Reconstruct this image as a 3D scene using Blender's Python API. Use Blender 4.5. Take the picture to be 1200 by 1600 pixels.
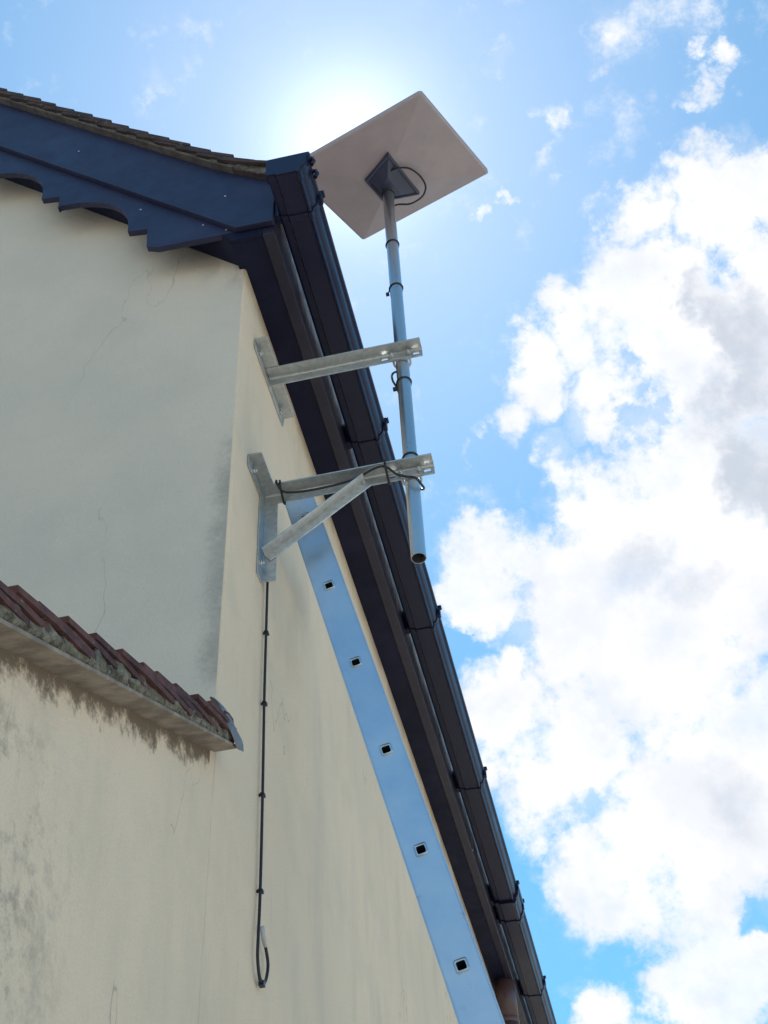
import bpy, bmesh, math, random
from mathutils import Vector, Matrix, noise
random.seed(7)
scene = bpy.context.scene
C = scene.collection
for o in list(bpy.data.objects): bpy.data.objects.remove(o)

# ---------------------------------------------------------------- camera
cd = bpy.data.cameras.new('camera'); cam = bpy.data.objects.new('camera', cd); C.objects.link(cam)
cd.sensor_fit = 'VERTICAL'; cd.sensor_height = 24; cd.lens = 31.151
cd.clip_start = 0.05; cd.clip_end = 5000
CAM = Vector((0.7932, -2.2290, 1.6))
CLOUD_MASSES = [
    (0.1588, 0.5394, 0.827, 0.0494, 1),
    (0.1103, 0.5381, 0.8356, 0.0387, 0.9),
    (0.1889, 0.5268, 0.8287, 0.0442, 1),
    (0.1137, 0.5883, 0.8006, 0.0645, 1),
    (0.051, 0.6001, 0.7983, 0.0399, 0.8),
    (0.0133, 0.6195, 0.7849, 0.0356, 0.75),
    (0.1463, 0.6244, 0.7673, 0.0825, 1),
    (-0.0172, 0.6355, 0.7719, 0.0239, 0.6),
    (0.0154, 0.6103, 0.792, 0.0284, 0.7),
    (0.018, 0.6592, 0.7517, 0.0261, 0.6),
    (0.0646, 0.6429, 0.7632, 0.0400, 0.9),
    (0.1353, 0.7077, 0.6934, 0.1152, 1.1),
    (0.052, 0.7123, 0.6999, 0.0708, 1),
    (0.0168, 0.6736, 0.7389, 0.0285, 0.7),
    (0.0506, 0.7669, 0.6397, 0.1169, 1.1),
    (-0.0453, 0.7254, 0.6868, 0.0502, 0.95),
    (-0.0686, 0.7299, 0.6801, 0.0263, 0.7),
    (-0.0051, 0.7295, 0.684, 0.0428, 0.9),
    (-0.0503, 0.786, 0.6162, 0.0496, 0.85),
    (-0.0716, 0.8085, 0.5842, 0.0281, 0.7),
    (-0.0138, 0.7606, 0.6491, 0.0332, 0.7),
    (-0.0126, 0.8187, 0.5741, 0.0696, 0.85),
    (0.0817, 0.8372, 0.5408, 0.1035, 1),
    (0.0002, 0.8618, 0.5072, 0.0541, 0.75),
    (0.0506, 0.871, 0.4887, 0.0532, 0.8),
    (0.1859, 0.5791, 0.7938, 0.0404, 0.9),
    (0.1409, 0.7584, 0.6363, 0.0593, 1),
    (0.1256, 0.812, 0.57, 0.0539, 0.9),
    (0.0493, 0.9024, 0.428, 0.0515, 1),
    (-0.0229, 0.9063, 0.4219, 0.0390, 0.8),
    (0.0857, 0.8969, 0.4338, 0.0341, 0.9),
    (0.1216, 0.4267, 0.8962, 0.0370, 0.36),
    (0.158, 0.4145, 0.8962, 0.0343, 0.4),
    (0.0878, 0.443, 0.8922, 0.0177, 0.32),
    (0.174, 0.4483, 0.8768, 0.0182, 0.62),
    (0.1757, 0.4646, 0.8679, 0.0122, 0.4),
    (0.1599, 0.4704, 0.8678, 0.0158, 0.45),
    (0.1452, 0.4803, 0.865, 0.0124, 0.4),
    (0.0529, 0.471, 0.8806, 0.0127, 0.42),
    (0.0422, 0.4891, 0.8712, 0.0137, 0.4),
    (0.0545, 0.497, 0.866, 0.0110, 0.3),
    (0.0185, 0.5082, 0.8611, 0.0111, 0.5),
    (-0.0039, 0.5218, 0.8531, 0.0102, 0.42),
    (-0.0464, 0.641, 0.7661, 0.0125, 0.42),
    (-0.0254, 0.6491, 0.7603, 0.0143, 0.42),
    (-0.0586, 0.6544, 0.7539, 0.0106, 0.3),
    (-0.2007, 0.3709, 0.9067, 0.0198, 0.33),
    (0.0311, 0.4314, 0.9016, 0.0156, 0.25),
]
CLOUD_GAPS = [
    (0.0808, 0.6336, 0.7694, 0.0187, 0.45),
    (0.0948, 0.6622, 0.7433, 0.0234, 0.45),
    (0.0419, 0.6495, 0.7592, 0.0236, 0.45),
    (-0.0001, 0.6926, 0.7213, 0.0191, 0.3),
    (-0.0263, 0.7621, 0.6469, 0.0237, 0.4),
    (-0.0162, 0.8365, 0.5477, 0.0253, 0.4),
    (-0.0245, 0.7806, 0.6246, 0.0189, 0.3),
    (0.089, 0.8816, 0.4635, 0.0217, 0.4),
    (-0.0793, 0.7508, 0.6558, 0.0119, 0.4),
]
CLOUD_SHADE = [
    (0.1444, 0.591, 0.7936, 0.0342, 0.9),
    (0.1701, 0.6149, 0.77, 0.0431, 1),
    (0.1573, 0.6537, 0.7402, 0.0503, 1),
    (0.1578, 0.6883, 0.708, 0.0458, 0.9),
    (0.0676, 0.7237, 0.6868, 0.0376, 0.6),
    (0.1045, 0.7389, 0.6656, 0.0417, 0.5),
    (0.1308, 0.7702, 0.6242, 0.0456, 0.45),
    (0.086, 0.8372, 0.54, 0.0539, 0.5),
    (0.0773, 0.5976, 0.798, 0.0131, 0.6),
    (0.1451, 0.5304, 0.8352, 0.0112, 0.5),
    (-0.0368, 0.7301, 0.6824, 0.0105, 0.6),
    (0.0433, 0.9059, 0.4213, 0.0300, 0.4),
]
CAM_ROWS = [[0.975751, 0.184089, 0.118407], [0.215059, -0.705661, -0.675124], [-0.040727, 0.684218, -0.728139]]

cam.matrix_world = Matrix.Translation(CAM) @ Matrix(CAM_ROWS).to_4x4()
scene.camera = cam
scene.render.resolution_x = 768; scene.render.resolution_y = 1024
scene.view_settings.view_transform = 'Standard'; scene.view_settings.look = 'None'
scene.view_settings.gamma = 1
scene.view_settings.exposure = 0.78

# ---------------------------------------------------------------- sun and sky
SUN = Vector((-0.0905, 0.4594, 0.8836)).normalized()
sd = bpy.data.lights.new('sun', 'SUN'); sd.energy = 4.0; sd.angle = math.radians(0.5); sd.color = (1, .95, .87)
sun = bpy.data.objects.new('sun', sd); C.objects.link(sun)
sun.rotation_euler = SUN.to_track_quat('Z', 'Y').to_euler()

world = bpy.data.worlds.new('World'); scene.world = world; world.use_nodes = True
def build_sky():
    nt = world.node_tree; N = nt.nodes; N.clear(); L = nt.links.new
    def node(t, **k):
        n = N.new(t)
        for a, b in k.items(): setattr(n, a, b)
        return n
    def put(s, v):
        if isinstance(v, (int, float, tuple, list)): s.default_value = v
        else: L(v, s)
    def M(op, a, b=0.0, c=None, clamp=False):
        n = node('ShaderNodeMath', operation=op); n.use_clamp = clamp
        put(n.inputs[0], a); put(n.inputs[1], b)
        if c is not None: put(n.inputs[2], c)
        return n.outputs[0]
    def V(op, a, b=(0, 0, 0)):
        n = node('ShaderNodeVectorMath', operation=op); put(n.inputs[0], a); put(n.inputs[1], b)
        return n.outputs['Value'] if op in ('DOT_PRODUCT', 'LENGTH', 'DISTANCE') else n.outputs[0]
    def ramp(v, a, b, lo=0.0, hi=1.0):
        n = node('ShaderNodeMapRange', interpolation_type='SMOOTHSTEP')
        put(n.inputs[0], v); n.inputs[1].default_value = a; n.inputs[2].default_value = b
        n.inputs[3].default_value = lo; n.inputs[4].default_value = hi
        return n.outputs[0]
    def mixc(f, a, b):
        n = node('ShaderNodeMix', data_type='RGBA'); put(n.inputs[0], f); put(n.inputs[6], a); put(n.inputs[7], b); return n.outputs[2]
    sky = node('ShaderNodeTexSky', sky_type='NISHITA'); sky.sun_disc = False
    sky.sun_elevation = math.asin(SUN.z); sky.sun_rotation = math.atan2(SUN.x, SUN.y)
    sky.air_density = 1.0; sky.dust_density = 0.2; sky.ozone_density = 2.0
    d = V('NORMALIZE', node('ShaderNodeTexCoord').outputs['Generated'])
    def nz(scale, detail, rough, off=(0, 0, 0)):
        n = node('ShaderNodeTexNoise'); L(V('ADD', d, off), n.inputs['Vector'])
        n.inputs['Scale'].default_value = scale; n.inputs['Detail'].default_value = detail; n.inputs['Roughness'].default_value = rough
        return n
    w1 = nz(9, 8, .62); w2 = nz(38, 6, .6, (3, 1, 2))
    sub = V('SUBTRACT', w1.outputs['Color'], (.5, .5, .5)); n_ = node('ShaderNodeVectorMath', operation='SCALE'); L(sub, n_.inputs[0]); n_.inputs['Scale'].default_value = .11
    sub2 = V('SUBTRACT', w2.outputs['Color'], (.5, .5, .5)); n2_ = node('ShaderNodeVectorMath', operation='SCALE'); L(sub2, n2_.inputs[0]); n2_.inputs['Scale'].default_value = .045
    dw = V('ADD', V('ADD', d, n_.outputs[0]), n2_.outputs[0])
    def field(items, comb):
        acc = None
        for x, y, z, r, w in items:
            q = M('DIVIDE', V('DISTANCE', dw, (x, y, z)), r)
            v = M('MULTIPLY', M('SUBTRACT', 1.0, M('MULTIPLY', q, q), clamp=False), w)
            v = M('MAXIMUM', v, 0.0)
            acc = v if acc is None else M(comb, acc, v)
        return acc
    mass = field(CLOUD_MASSES, 'MAXIMUM'); gaps = field(CLOUD_GAPS, 'MAXIMUM'); shade = field(CLOUD_SHADE, 'MAXIMUM')
    det = nz(24, 10, .66, (1, 5, 2)).outputs['Fac']
    dens = M('ADD', M('SUBTRACT', mass, M('MULTIPLY', gaps, .85)), M('MULTIPLY', M('SUBTRACT', det, .5), 1.7))
    # low cloud spread over the rest of the sky, out towards the horizon and behind the camera
    sep = node('ShaderNodeSeparateXYZ'); L(d, sep.inputs[0])
    far = nz(3.2, 8, .6, (7, 3, 9)).outputs['Fac']
    away = ramp(V('DOT_PRODUCT', d, (-0.118, 0.675, 0.728)), .80, .62)
    low = M('MULTIPLY', M('MULTIPLY', ramp(far, .50, .62), away), ramp(sep.outputs[2], .62, .42))
    alpha = M('MAXIMUM', M('MULTIPLY', ramp(dens, .05, .70), ramp(nz(11, 7, .65, (4, 8, 2)).outputs['Fac'], .32, .55, .80, 1.0)), M('MULTIPLY', low, .9))
    alpha = M('MAXIMUM', alpha, M('MULTIPLY', ramp(M('ADD', mass, M('MULTIPLY', M('SUBTRACT', w1.outputs['Fac'], .5), 1.0)), .0, .9), .42))
    # thin veil toward the sun
    cs = V('DOT_PRODUCT', d, tuple(SUN))
    thick = ramp(dens, .3, 1.2)
    g = M('MULTIPLY', shade, M('ADD', .35, nz(12, 6, .6, (2, 2, 2)).outputs['Fac']))
    gg = M('MULTIPLY', ramp(g, .18, .62), thick)
    tex = ramp(nz(16, 8, .6, (9, 4, 1)).outputs['Fac'], .38, .66)
    c_cloud = mixc(M('MULTIPLY', tex, .45), (1.0, 1.0, 1.02, 1), (.70, .755, .84, 1))
    c_cloud = mixc(gg, c_cloud, (.60, .655, .745, 1))
    sky_b = node('ShaderNodeBackground'); sky_b.inputs[1].default_value = SKY_STRENGTH
    hsv = node('ShaderNodeHueSaturation'); hsv.inputs['Saturation'].default_value = SKY_SAT; hsv.inputs['Hue'].default_value = .479; L(sky.outputs[0], hsv.inputs['Color'])
    L(V('ADD', hsv.outputs[0], (.50, .62, .72)), sky_b.inputs[0])
    cl_b = node('ShaderNodeBackground'); cl_b.inputs[1].default_value = CLOUD_STRENGTH; L(c_cloud, cl_b.inputs[0])
    mx = node('ShaderNodeMixShader'); L(alpha, mx.inputs[0]); L(sky_b.outputs[0], mx.inputs[1]); L(cl_b.outputs[0], mx.inputs[2])
    # aureole of bright air round the sun
    a1 = M('POWER', M('MAXIMUM', cs, 0.0), 700.0); a2 = M('POWER', M('MAXIMUM', cs, 0.0), 60.0)
    gl = node('ShaderNodeBackground'); gl.inputs[0].default_value = (1, .98, .95, 1)
    L(M('ADD', M('MULTIPLY', a1, GLOW[0]), M('MULTIPLY', a2, GLOW[1])), gl.inputs[1])
    ad = node('ShaderNodeAddShader'); L(mx.outputs[0], ad.inputs[0]); L(gl.outputs[0], ad.inputs[1])
    L(ad.outputs[0], node('ShaderNodeOutputWorld').inputs[0])
    world.cycles.sampling_method = 'MANUAL'; world.cycles.sample_map_resolution = 512
SKY_STRENGTH = 0.10; SKY_SAT = 1.36; CLOUD_STRENGTH = 0.62; GLOW = (.34, .02)
build_sky()

# ---------------------------------------------------------------- helpers
class MB:
    """collects faces and links them as ONE mesh object"""
    def __init__(s): s.v = []; s.f = []; s.sm = []
    def add(s, vs, fs, smooth=False):
        b = len(s.v); s.v += [Vector(v) for v in vs]
        for f in fs: s.f.append([b + i for i in f]); s.sm.append(smooth)
    def box(s, a, b):
        x0, y0, z0 = a; x1, y1, z1 = b
        s.add([(x0, y0, z0), (x1, y0, z0), (x1, y1, z0), (x0, y1, z0), (x0, y0, z1), (x1, y0, z1), (x1, y1, z1), (x0, y1, z1)],
              [(3, 2, 1, 0), (4, 5, 6, 7), (0, 1, 5, 4), (1, 2, 6, 5), (2, 3, 7, 6), (3, 0, 4, 7)])
    def obox(s, o, ax, ay, az):
        """box from corner o with edge vectors"""
        o, ax, ay, az = map(Vector, (o, ax, ay, az))
        vs = [o, o + ax, o + ax + ay, o + ay, o + az, o + ax + az, o + ax + ay + az, o + ay + az]
        fs = [(3, 2, 1, 0), (4, 5, 6, 7), (0, 1, 5, 4), (1, 2, 6, 5), (2, 3, 7, 6), (3, 0, 4, 7)]
        if ax.cross(ay).dot(az) < 0: fs = [f[::-1] for f in fs]
        s.add(vs, fs)
    def prism(s, poly, ext):
        """extrude a 3D polygon along ext"""
        poly = [Vector(p) for p in poly]; ext = Vector(ext); n = len(poly)
        s.add(poly + [p + ext for p in poly], [tuple(range(n))[::-1], tuple(range(n, 2 * n))] + [(i, (i + 1) % n, n + (i + 1) % n, n + i) for i in range(n)])
    def tube(s, path, r, n=10, cap=True, closed=False):
        path = [Vector(p) for p in path]; m = len(path); rings = []; ref = None
        for i, p in enumerate(path):
            if closed: t = path[(i + 1) % m] - path[i - 1]
            else: t = path[min(i + 1, m - 1)] - path[max(i - 1, 0)]
            t.normalize()
            if ref is None: ref = t.orthogonal().normalized()
            ref = (ref - t * ref.dot(t)).normalized(); bn = t.cross(ref)
            rr = r[i] if isinstance(r, (list, tuple)) else r
            rings.append([p + (ref * math.cos(2 * math.pi * k / n) + bn * math.sin(2 * math.pi * k / n)) * rr for k in range(n)])
        vs = [v for g in rings for v in g]; fs = []
        for i in range(m if closed else m - 1):
            j = (i + 1) % m
            for k in range(n): fs.append((i * n + k, i * n + (k + 1) % n, j * n + (k + 1) % n, j * n + k))
        s.add(vs, fs, True)
        if cap and not closed:
            s.add(rings[0], [tuple(range(n))[::-1]]); s.add(rings[-1], [tuple(range(n))])
    def ball(s, c, r, n=8):
        c = Vector(c); vs = []; fs = []
        for i in range(n + 1):
            a = math.pi * i / n
            for k in range(n): vs.append(c + Vector((math.sin(a) * math.cos(2 * math.pi * k / n), math.sin(a) * math.sin(2 * math.pi * k / n), math.cos(a))) * r)
        for i in range(n):
            for k in range(n): fs.append((i * n + k, (i + 1) * n + k, (i + 1) * n + (k + 1) % n, i * n + (k + 1) % n))
        s.add(vs, fs, True)
    def build(s, name, mat, parent=None, bevel=0, merge=True, seg=2):
        org = wloc(parent)
        me = bpy.data.meshes.new(name); me.from_pydata([v - org for v in s.v], [], s.f)
        for p, f in zip(me.polygons, s.sm): p.use_smooth = f
        if merge:
            b = bmesh.new(); b.from_mesh(me); bmesh.ops.remove_doubles(b, verts=b.verts, dist=1e-5)
            bmesh.ops.recalc_face_normals(b, faces=b.faces); b.to_mesh(me); b.free()
        me.materials.append(mat)
        o = bpy.data.objects.new(name, me); C.objects.link(o)
        if parent: o.parent = parent
        if bevel:
            m = o.modifiers.new('bevel', 'BEVEL'); m.width = bevel; m.segments = seg; m.limit_method = 'ANGLE'; m.angle_limit = math.radians(35)
        return o
def wloc(o):
    v = Vector((0, 0, 0))
    while o: v += o.location; o = o.parent
    return v
def tag(o, label=None, cat=None, group=None, kind=None):
    if label: o['label'] = label
    if cat: o['category'] = cat
    if group: o['group'] = group
    if kind: o['kind'] = kind
    return o
def thing(name, loc, label, cat, group=None):
    o = bpy.data.objects.new(name, None); C.objects.link(o); o.location = loc; o.empty_display_size = .1
    return tag(o, label, cat, group)
def bez(pts, n=8):
    """smooth curve through points (Catmull-Rom)"""
    P = [Vector(p) for p in pts]; P = [P[0] * 2 - P[1]] + P + [P[-1] * 2 - P[-2]]; out = []
    for i in range(1, len(P) - 2):
        for k in range(n):
            t = k / n
            out.append(.5 * ((2 * P[i]) + (P[i + 1] - P[i - 1]) * t + (2 * P[i - 1] - 5 * P[i] + 4 * P[i + 1] - P[i + 2]) * t * t + (-P[i - 1] + 3 * P[i] - 3 * P[i + 1] + P[i + 2]) * t ** 3))
    out.append(P[-2]); return out

# ---------------------------------------------------------------- materials
class MT:
    def __init__(s, name, col, rough=.6, metal=0, spec=.5):
        s.m = bpy.data.materials.new(name); s.m.use_nodes = True; s.nt = s.m.node_tree; s.N = s.nt.nodes; s.L = s.nt.links.new
        s.b = s.N['Principled BSDF']; s.b.inputs['Base Color'].default_value = (*col, 1)
        s.b.inputs['Roughness'].default_value = rough; s.b.inputs['Metallic'].default_value = metal
        s.b.inputs['Specular IOR Level'].default_value = spec
        s.pos = s.N.new('ShaderNodeNewGeometry').outputs['Position']
    def put(s, k, v):
        if isinstance(v, (int, float, tuple, list)): k.default_value = v
        else: s.L(v, k)
    def math(s, op, a, b=0.0, clamp=False):
        n = s.N.new('ShaderNodeMath'); n.operation = op; n.use_clamp = clamp; s.put(n.inputs[0], a); s.put(n.inputs[1], b); return n.outputs[0]
    def mapv(s, scale=(1, 1, 1), loc=(0, 0, 0), rot=(0, 0, 0)):
        n = s.N.new('ShaderNodeMapping'); s.L(s.pos, n.inputs[0]); n.inputs['Scale'].default_value = scale; n.inputs['Location'].default_value = loc; n.inputs['Rotation'].default_value = rot
        return n.outputs[0]
    def noise(s, scale, detail=4, rough=.5, sc=(1, 1, 1), loc=(0, 0, 0), out='Fac', dist=0):
        n = s.N.new('ShaderNodeTexNoise'); s.L(s.mapv(sc, loc), n.inputs['Vector']); n.inputs['Scale'].default_value = scale
        n.inputs['Detail'].default_value = detail; n.inputs['Roughness'].default_value = rough; n.inputs['Distortion'].default_value = dist; return n.outputs[out]
    def vor(s, scale, feature='F1', out='Distance', sc=(1, 1, 1)):
        n = s.N.new('ShaderNodeTexVoronoi'); n.feature = feature; s.L(s.mapv(sc), n.inputs['Vector']); n.inputs['Scale'].default_value = scale; return n.outputs[out]
    def ramp(s, v, a, b, lo=0.0, hi=1.0):
        n = s.N.new('ShaderNodeMapRange'); n.interpolation_type = 'SMOOTHSTEP'; s.put(n.inputs[0], v)
        for i, q in enumerate((a, b, lo, hi)): s.put(n.inputs[i + 1], q)
        return n.outputs[0]
    def mix(s, f, a, b):
        n = s.N.new('ShaderNodeMix'); n.data_type = 'RGBA'; s.put(n.inputs[0], f)
        s.put(n.inputs[6], (*a, 1) if isinstance(a, tuple) else a); s.put(n.inputs[7], (*b, 1) if isinstance(b, tuple) else b); return n.outputs[2]
    def col(s, c): s.put(s.b.inputs['Base Color'], c); return s
    def rough(s, v): s.put(s.b.inputs['Roughness'], v); return s
    def bump(s, h, strength=.3, dist=.002):
        n = s.N.new('ShaderNodeBump'); n.inputs['Strength'].default_value = strength; n.inputs['Distance'].default_value = dist
        s.put(n.inputs['Height'], h); prev = s.b.inputs['Normal']
        if prev.is_linked: s.L(prev.links[0].from_socket, n.inputs['Normal'])
        s.L(n.outputs[0], prev); return s
    def sep(s):
        n = s.N.new('ShaderNodeSeparateXYZ'); s.L(s.pos, n.inputs[0]); return n.outputs

def plaster():
    t = MT('render_plaster', (.55, .51, .42), .92, 0, .2)
    x, y, z = t.sep()
    base = t.mix(t.ramp(t.noise(1.3, 5, .6, loc=(3, 2, 1)), .35, .68), (.85, .67, .49), (.775, .62, .46))
    base = t.mix(t.ramp(t.noise(5, 6, .6, sc=(1, 1, .25)), .48, .75, 0, .24), base, (.41, .375, .31))          # long vertical runs of dirt
    base = t.mix(t.ramp(t.noise(30, 4, .7, sc=(1, 1, .16), loc=(4, 4, 0)), .56, .78, 0, .12), base, (.36, .34, .29))
    base = t.mix(t.ramp(t.noise(4, 4, .6, loc=(8, 0, 0)), .5, .75, 0, .3), base, (.60, .53, .39))
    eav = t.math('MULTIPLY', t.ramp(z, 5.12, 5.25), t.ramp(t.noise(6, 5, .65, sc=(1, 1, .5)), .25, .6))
    base = t.mix(t.math('MULTIPLY', eav, .6), base, (.27, .20, .145))  # soffit shade and dirt painted together as a brown band at the wall top
    # gable face: same render, its bluer skylight put into a colder colour
    gable = t.math('LESS_THAN', x, -.007)
    gcol = t.mix(t.ramp(t.noise(2.2, 5, .6, loc=(0, 9, 0)), .35, .7), (.70, .61, .50), (.63, .565, .475))
    base = t.mix(gable, base, gcol)
    # dark algae along the gable's outer corner
    wob = t.noise(7, 6, .7, loc=(1, 1, 5)); fine = t.noise(60, 5, .8)
    band = t.math('MULTIPLY', t.ramp(x, -.15, -.0, 0, 1), t.math('MULTIPLY', t.ramp(z, 4.9, 4.2), t.ramp(z, 3.38, 3.6)))
    alg = t.ramp(t.math('ADD', t.math('ADD', band, t.math('MULTIPLY', wob, .9)), t.math('MULTIPLY', fine, .75)), 1.35, 2.05, 0, .55)
    base = t.mix(t.math('MULTIPLY', alg, gable), base, (.16, .17, .165))
    board_shade = t.math('MULTIPLY', t.math('MULTIPLY', t.ramp(x, -.42, -.02), t.ramp(t.math('ADD', x, z), 5.0, 5.24)), t.ramp(t.noise(10, 5, .6, sc=(1, 1, .4)), .38, .62))
    base = t.mix(t.math('MULTIPLY', t.math('MULTIPLY', board_shade, gable), .45), base, (.20, .185, .17))  # shade under the scalloped board painted into the gable colour
    # brown damp patch below the lean-to verge
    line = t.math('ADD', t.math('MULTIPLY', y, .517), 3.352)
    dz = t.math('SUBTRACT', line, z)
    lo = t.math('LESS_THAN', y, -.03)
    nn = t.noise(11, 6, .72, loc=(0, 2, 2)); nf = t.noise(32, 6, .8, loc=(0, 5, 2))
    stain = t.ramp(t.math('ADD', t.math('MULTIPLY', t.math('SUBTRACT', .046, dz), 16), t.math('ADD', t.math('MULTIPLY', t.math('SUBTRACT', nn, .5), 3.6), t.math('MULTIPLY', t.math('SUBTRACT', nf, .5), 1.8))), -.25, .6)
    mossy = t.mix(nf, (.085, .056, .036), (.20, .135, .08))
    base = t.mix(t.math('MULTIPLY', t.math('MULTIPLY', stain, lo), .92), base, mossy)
    # black mould low on the left
    ml = t.math('MULTIPLY', t.ramp(y, -.48, -.86), t.ramp(z, 2.92, 2.70))
    spots = t.ramp(t.math('ADD', t.math('MULTIPLY', t.noise(26, 6, .75, loc=(0, 1, 1)), .8), t.math('MULTIPLY', t.noise(5, 3, .6, loc=(0, 7, 1)), .45)), .58, .80)
    base = t.mix(t.math('MULTIPLY', t.math('MULTIPLY', ml, spots), .6), base, (.13, .125, .11))
    grain = t.ramp(t.noise(220, 3, .8), .35, .7, 0, .16); base = t.mix(grain, base, (.33, .30, .25)); pits = t.ramp(t.noise(75, 3, .8, loc=(5, 5, 5)), .70, .76, 0, .5); base = t.mix(pits, base, (.24, .21, .17))
    # hairline cracks
    def crack(scale, sc, loc, th, fade):
        n = t.N.new('ShaderNodeTexNoise'); t.L(t.mapv(sc, loc), n.inputs['Vector']); n.inputs['Scale'].default_value = scale; n.inputs['Detail'].default_value = 6; n.inputs['Roughness'].default_value = .55
        a = t.math('ABSOLUTE', t.math('SUBTRACT', n.outputs['Fac'], .5)); return t.math('MULTIPLY', t.ramp(a, th, 0), fade)
    low = t.ramp(z, 3.5, 3.1)
    cr = crack(.9, (1, 1, .3), (0, .3, .5), .0016, t.math('MULTIPLY', low, t.ramp(y, .4, -.1)))
    cr2 = crack(.8, (1, 1, .35), (5, 2.2, .1), .0012, t.ramp(t.noise(1.5, 2), .52, .62))
    crk = t.math('MAXIMUM', cr, cr2)
    base = t.mix(t.math('MULTIPLY', crk, .45), base, (.22, .19, .15))
    t.col(base)
    t.bump(t.noise(16, 4, .6), .35, .006)
    t.bump(t.noise(55, 5, .75), .5, .0035); t.bump(t.noise(170, 4, .7), .7, .0022)
    t.bump(crk, -.5, .002)
    return t.m
def paint_dark(name, col, rough, flecks=.3, bm=1.0):
    t = MT(name, col, rough, 0, .5)
    b = t.mix(t.ramp(t.noise(5, 5, .6), .4, .7), col, tuple(min(1, c * 1.35 + .004) for c in col))
    b = t.mix(t.ramp(t.noise(140, 3, .7), .70, .78, 0, flecks), b, (.22, .21, .2))
    t.col(b); t.rough(t.ramp(t.noise(12, 5, .6), .3, .7, rough - .06, rough + .1))
    t.bump(t.noise(60, 4, .6), .08 * bm, .001); t.bump(t.noise(3, 2, .5), .15 * bm, .01)
    return t.m
def galv():
    t = MT('galvanised_steel', (.5, .52, .53), .42, .9)
    v = t.vor(90, out='Color'); n = t.N.new('ShaderNodeSeparateColor'); t.L(v, n.inputs[0])
    k = t.math('ADD', t.math('MULTIPLY', n.outputs[0], .5), t.math('MULTIPLY', t.noise(25, 6, .7), .6))
    t.col(t.mix(t.ramp(k, .25, .85), (.48, .50, .505), (.58, .60, .60)))
    t.rough(t.ramp(t.noise(35, 5, .7), .3, .7, .30, .50)); t.bump(t.noise(70, 5, .6), .25, .0012)
    return t.m
def tube_metal():
    t = MT('zinc_tube', (.55, .57, .6), .28, .95)
    t.col(t.mix(t.ramp(t.noise(5, 4, .5, sc=(1, 1, .3)), .35, .7), (.50, .52, .54), (.62, .63, .65)))
    t.rough(t.ramp(t.noise(20, 5, .6, sc=(1, 1, .4)), .3, .7, .27, .36)); t.bump(t.noise(60, 3, .5, sc=(1, 1, .2)), .02, .0004)
    return t.m
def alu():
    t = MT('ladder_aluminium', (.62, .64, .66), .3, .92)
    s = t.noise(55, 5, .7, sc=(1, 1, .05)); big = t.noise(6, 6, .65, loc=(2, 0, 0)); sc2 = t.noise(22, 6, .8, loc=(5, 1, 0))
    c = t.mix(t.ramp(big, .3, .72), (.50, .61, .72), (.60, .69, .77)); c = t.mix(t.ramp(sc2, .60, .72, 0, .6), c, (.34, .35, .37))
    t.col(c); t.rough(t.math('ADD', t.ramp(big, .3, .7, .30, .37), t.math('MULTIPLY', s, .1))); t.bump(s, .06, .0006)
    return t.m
def tiles(name, a, b, lichen):
    t = MT(name, a, .85, 0, .3)
    c = t.mix(t.ramp(t.vor(9, out='Distance'), .1, .6), a, b); c = t.mix(t.ramp(t.noise(30, 5, .7), .4, .65, 0, .6), c, tuple(q * .5 for q in a))
    c = t.mix(t.ramp(t.noise(42, 6, .75, loc=(3, 3, 3)), .60, .68, 0, lichen), c, (.34, .32, .24))
    t.col(c); t.bump(t.noise(90, 5, .7), .5, .002); return t.m
def mortar():
    t = MT('mossy_mortar', (.3, .27, .22), .95, 0, .2)
    c = t.mix(t.ramp(t.noise(38, 6, .75), .35, .65), (.10, .085, .065), (.36, .32, .24))
    c = t.mix(t.ramp(t.noise(14, 6, .7, loc=(1, 0, 4)), .52, .64, 0, .8), c, (.21, .185, .11))
    c = t.mix(t.ramp(t.noise(60, 4, .8, loc=(7, 0, 4)), .60, .66, 0, .8), c, (.42, .41, .36))
    t.col(c); t.bump(t.noise(55, 6, .75), 1, .012); t.bump(t.noise(160, 4, .7), .7, .003); return t.m

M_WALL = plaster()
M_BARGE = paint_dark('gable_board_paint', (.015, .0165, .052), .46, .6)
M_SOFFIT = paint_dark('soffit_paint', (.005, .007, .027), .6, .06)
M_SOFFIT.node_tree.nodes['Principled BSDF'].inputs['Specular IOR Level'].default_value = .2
M_FASCIA = paint_dark('brown_fascia_plastic', (.012, .0095, .026), .38, .10, .5)
_g = MT('gutter_plastic', (.008, .0085, .034), .36, 0, .35); _g.rough(_g.ramp(_g.noise(3, 3, .5), .3, .7, .33, .44)); _g.col(_g.mix(_g.ramp(_g.noise(45, 5, .75, sc=(1, .12, 1)), .60, .74, 0, .35), (.008, .0085, .034), (.04, .04, .055))); M_GUTTER = _g.m
M_GALV = galv(); M_TUBE = tube_metal(); M_ALU = alu()
M_TILE = tiles('roof_tile_clay', (.05, .036, .036), (.085, .056, .052), .6)
M_TILE2 = tiles('lean_to_tile_clay', (.070, .034, .036), (.135, .060, .054), .5)
M_MORTAR = mortar()
def simple(name, col, rough, metal=0, bump=(40, .1, .001), var=.15, vs=12):
    t = MT(name, col, rough, metal)
    t.col(t.mix(t.ramp(t.noise(vs, 5, .65), .35, .7), tuple(c * (1 - var) for c in col), tuple(min(1, c * (1 + var)) for c in col)))
    t.bump(t.noise(bump[0], 4, .6), bump[1], bump[2]); return t.m
M_BOARD2 = simple('weathered_board', (.10, .082, .068), .85, 0, (60, .4, .002), .35, 18)
M_BOARD = simple('undercloak_board', (.26, .21, .165), .85, 0, (60, .4, .002), .3, 18)
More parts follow.
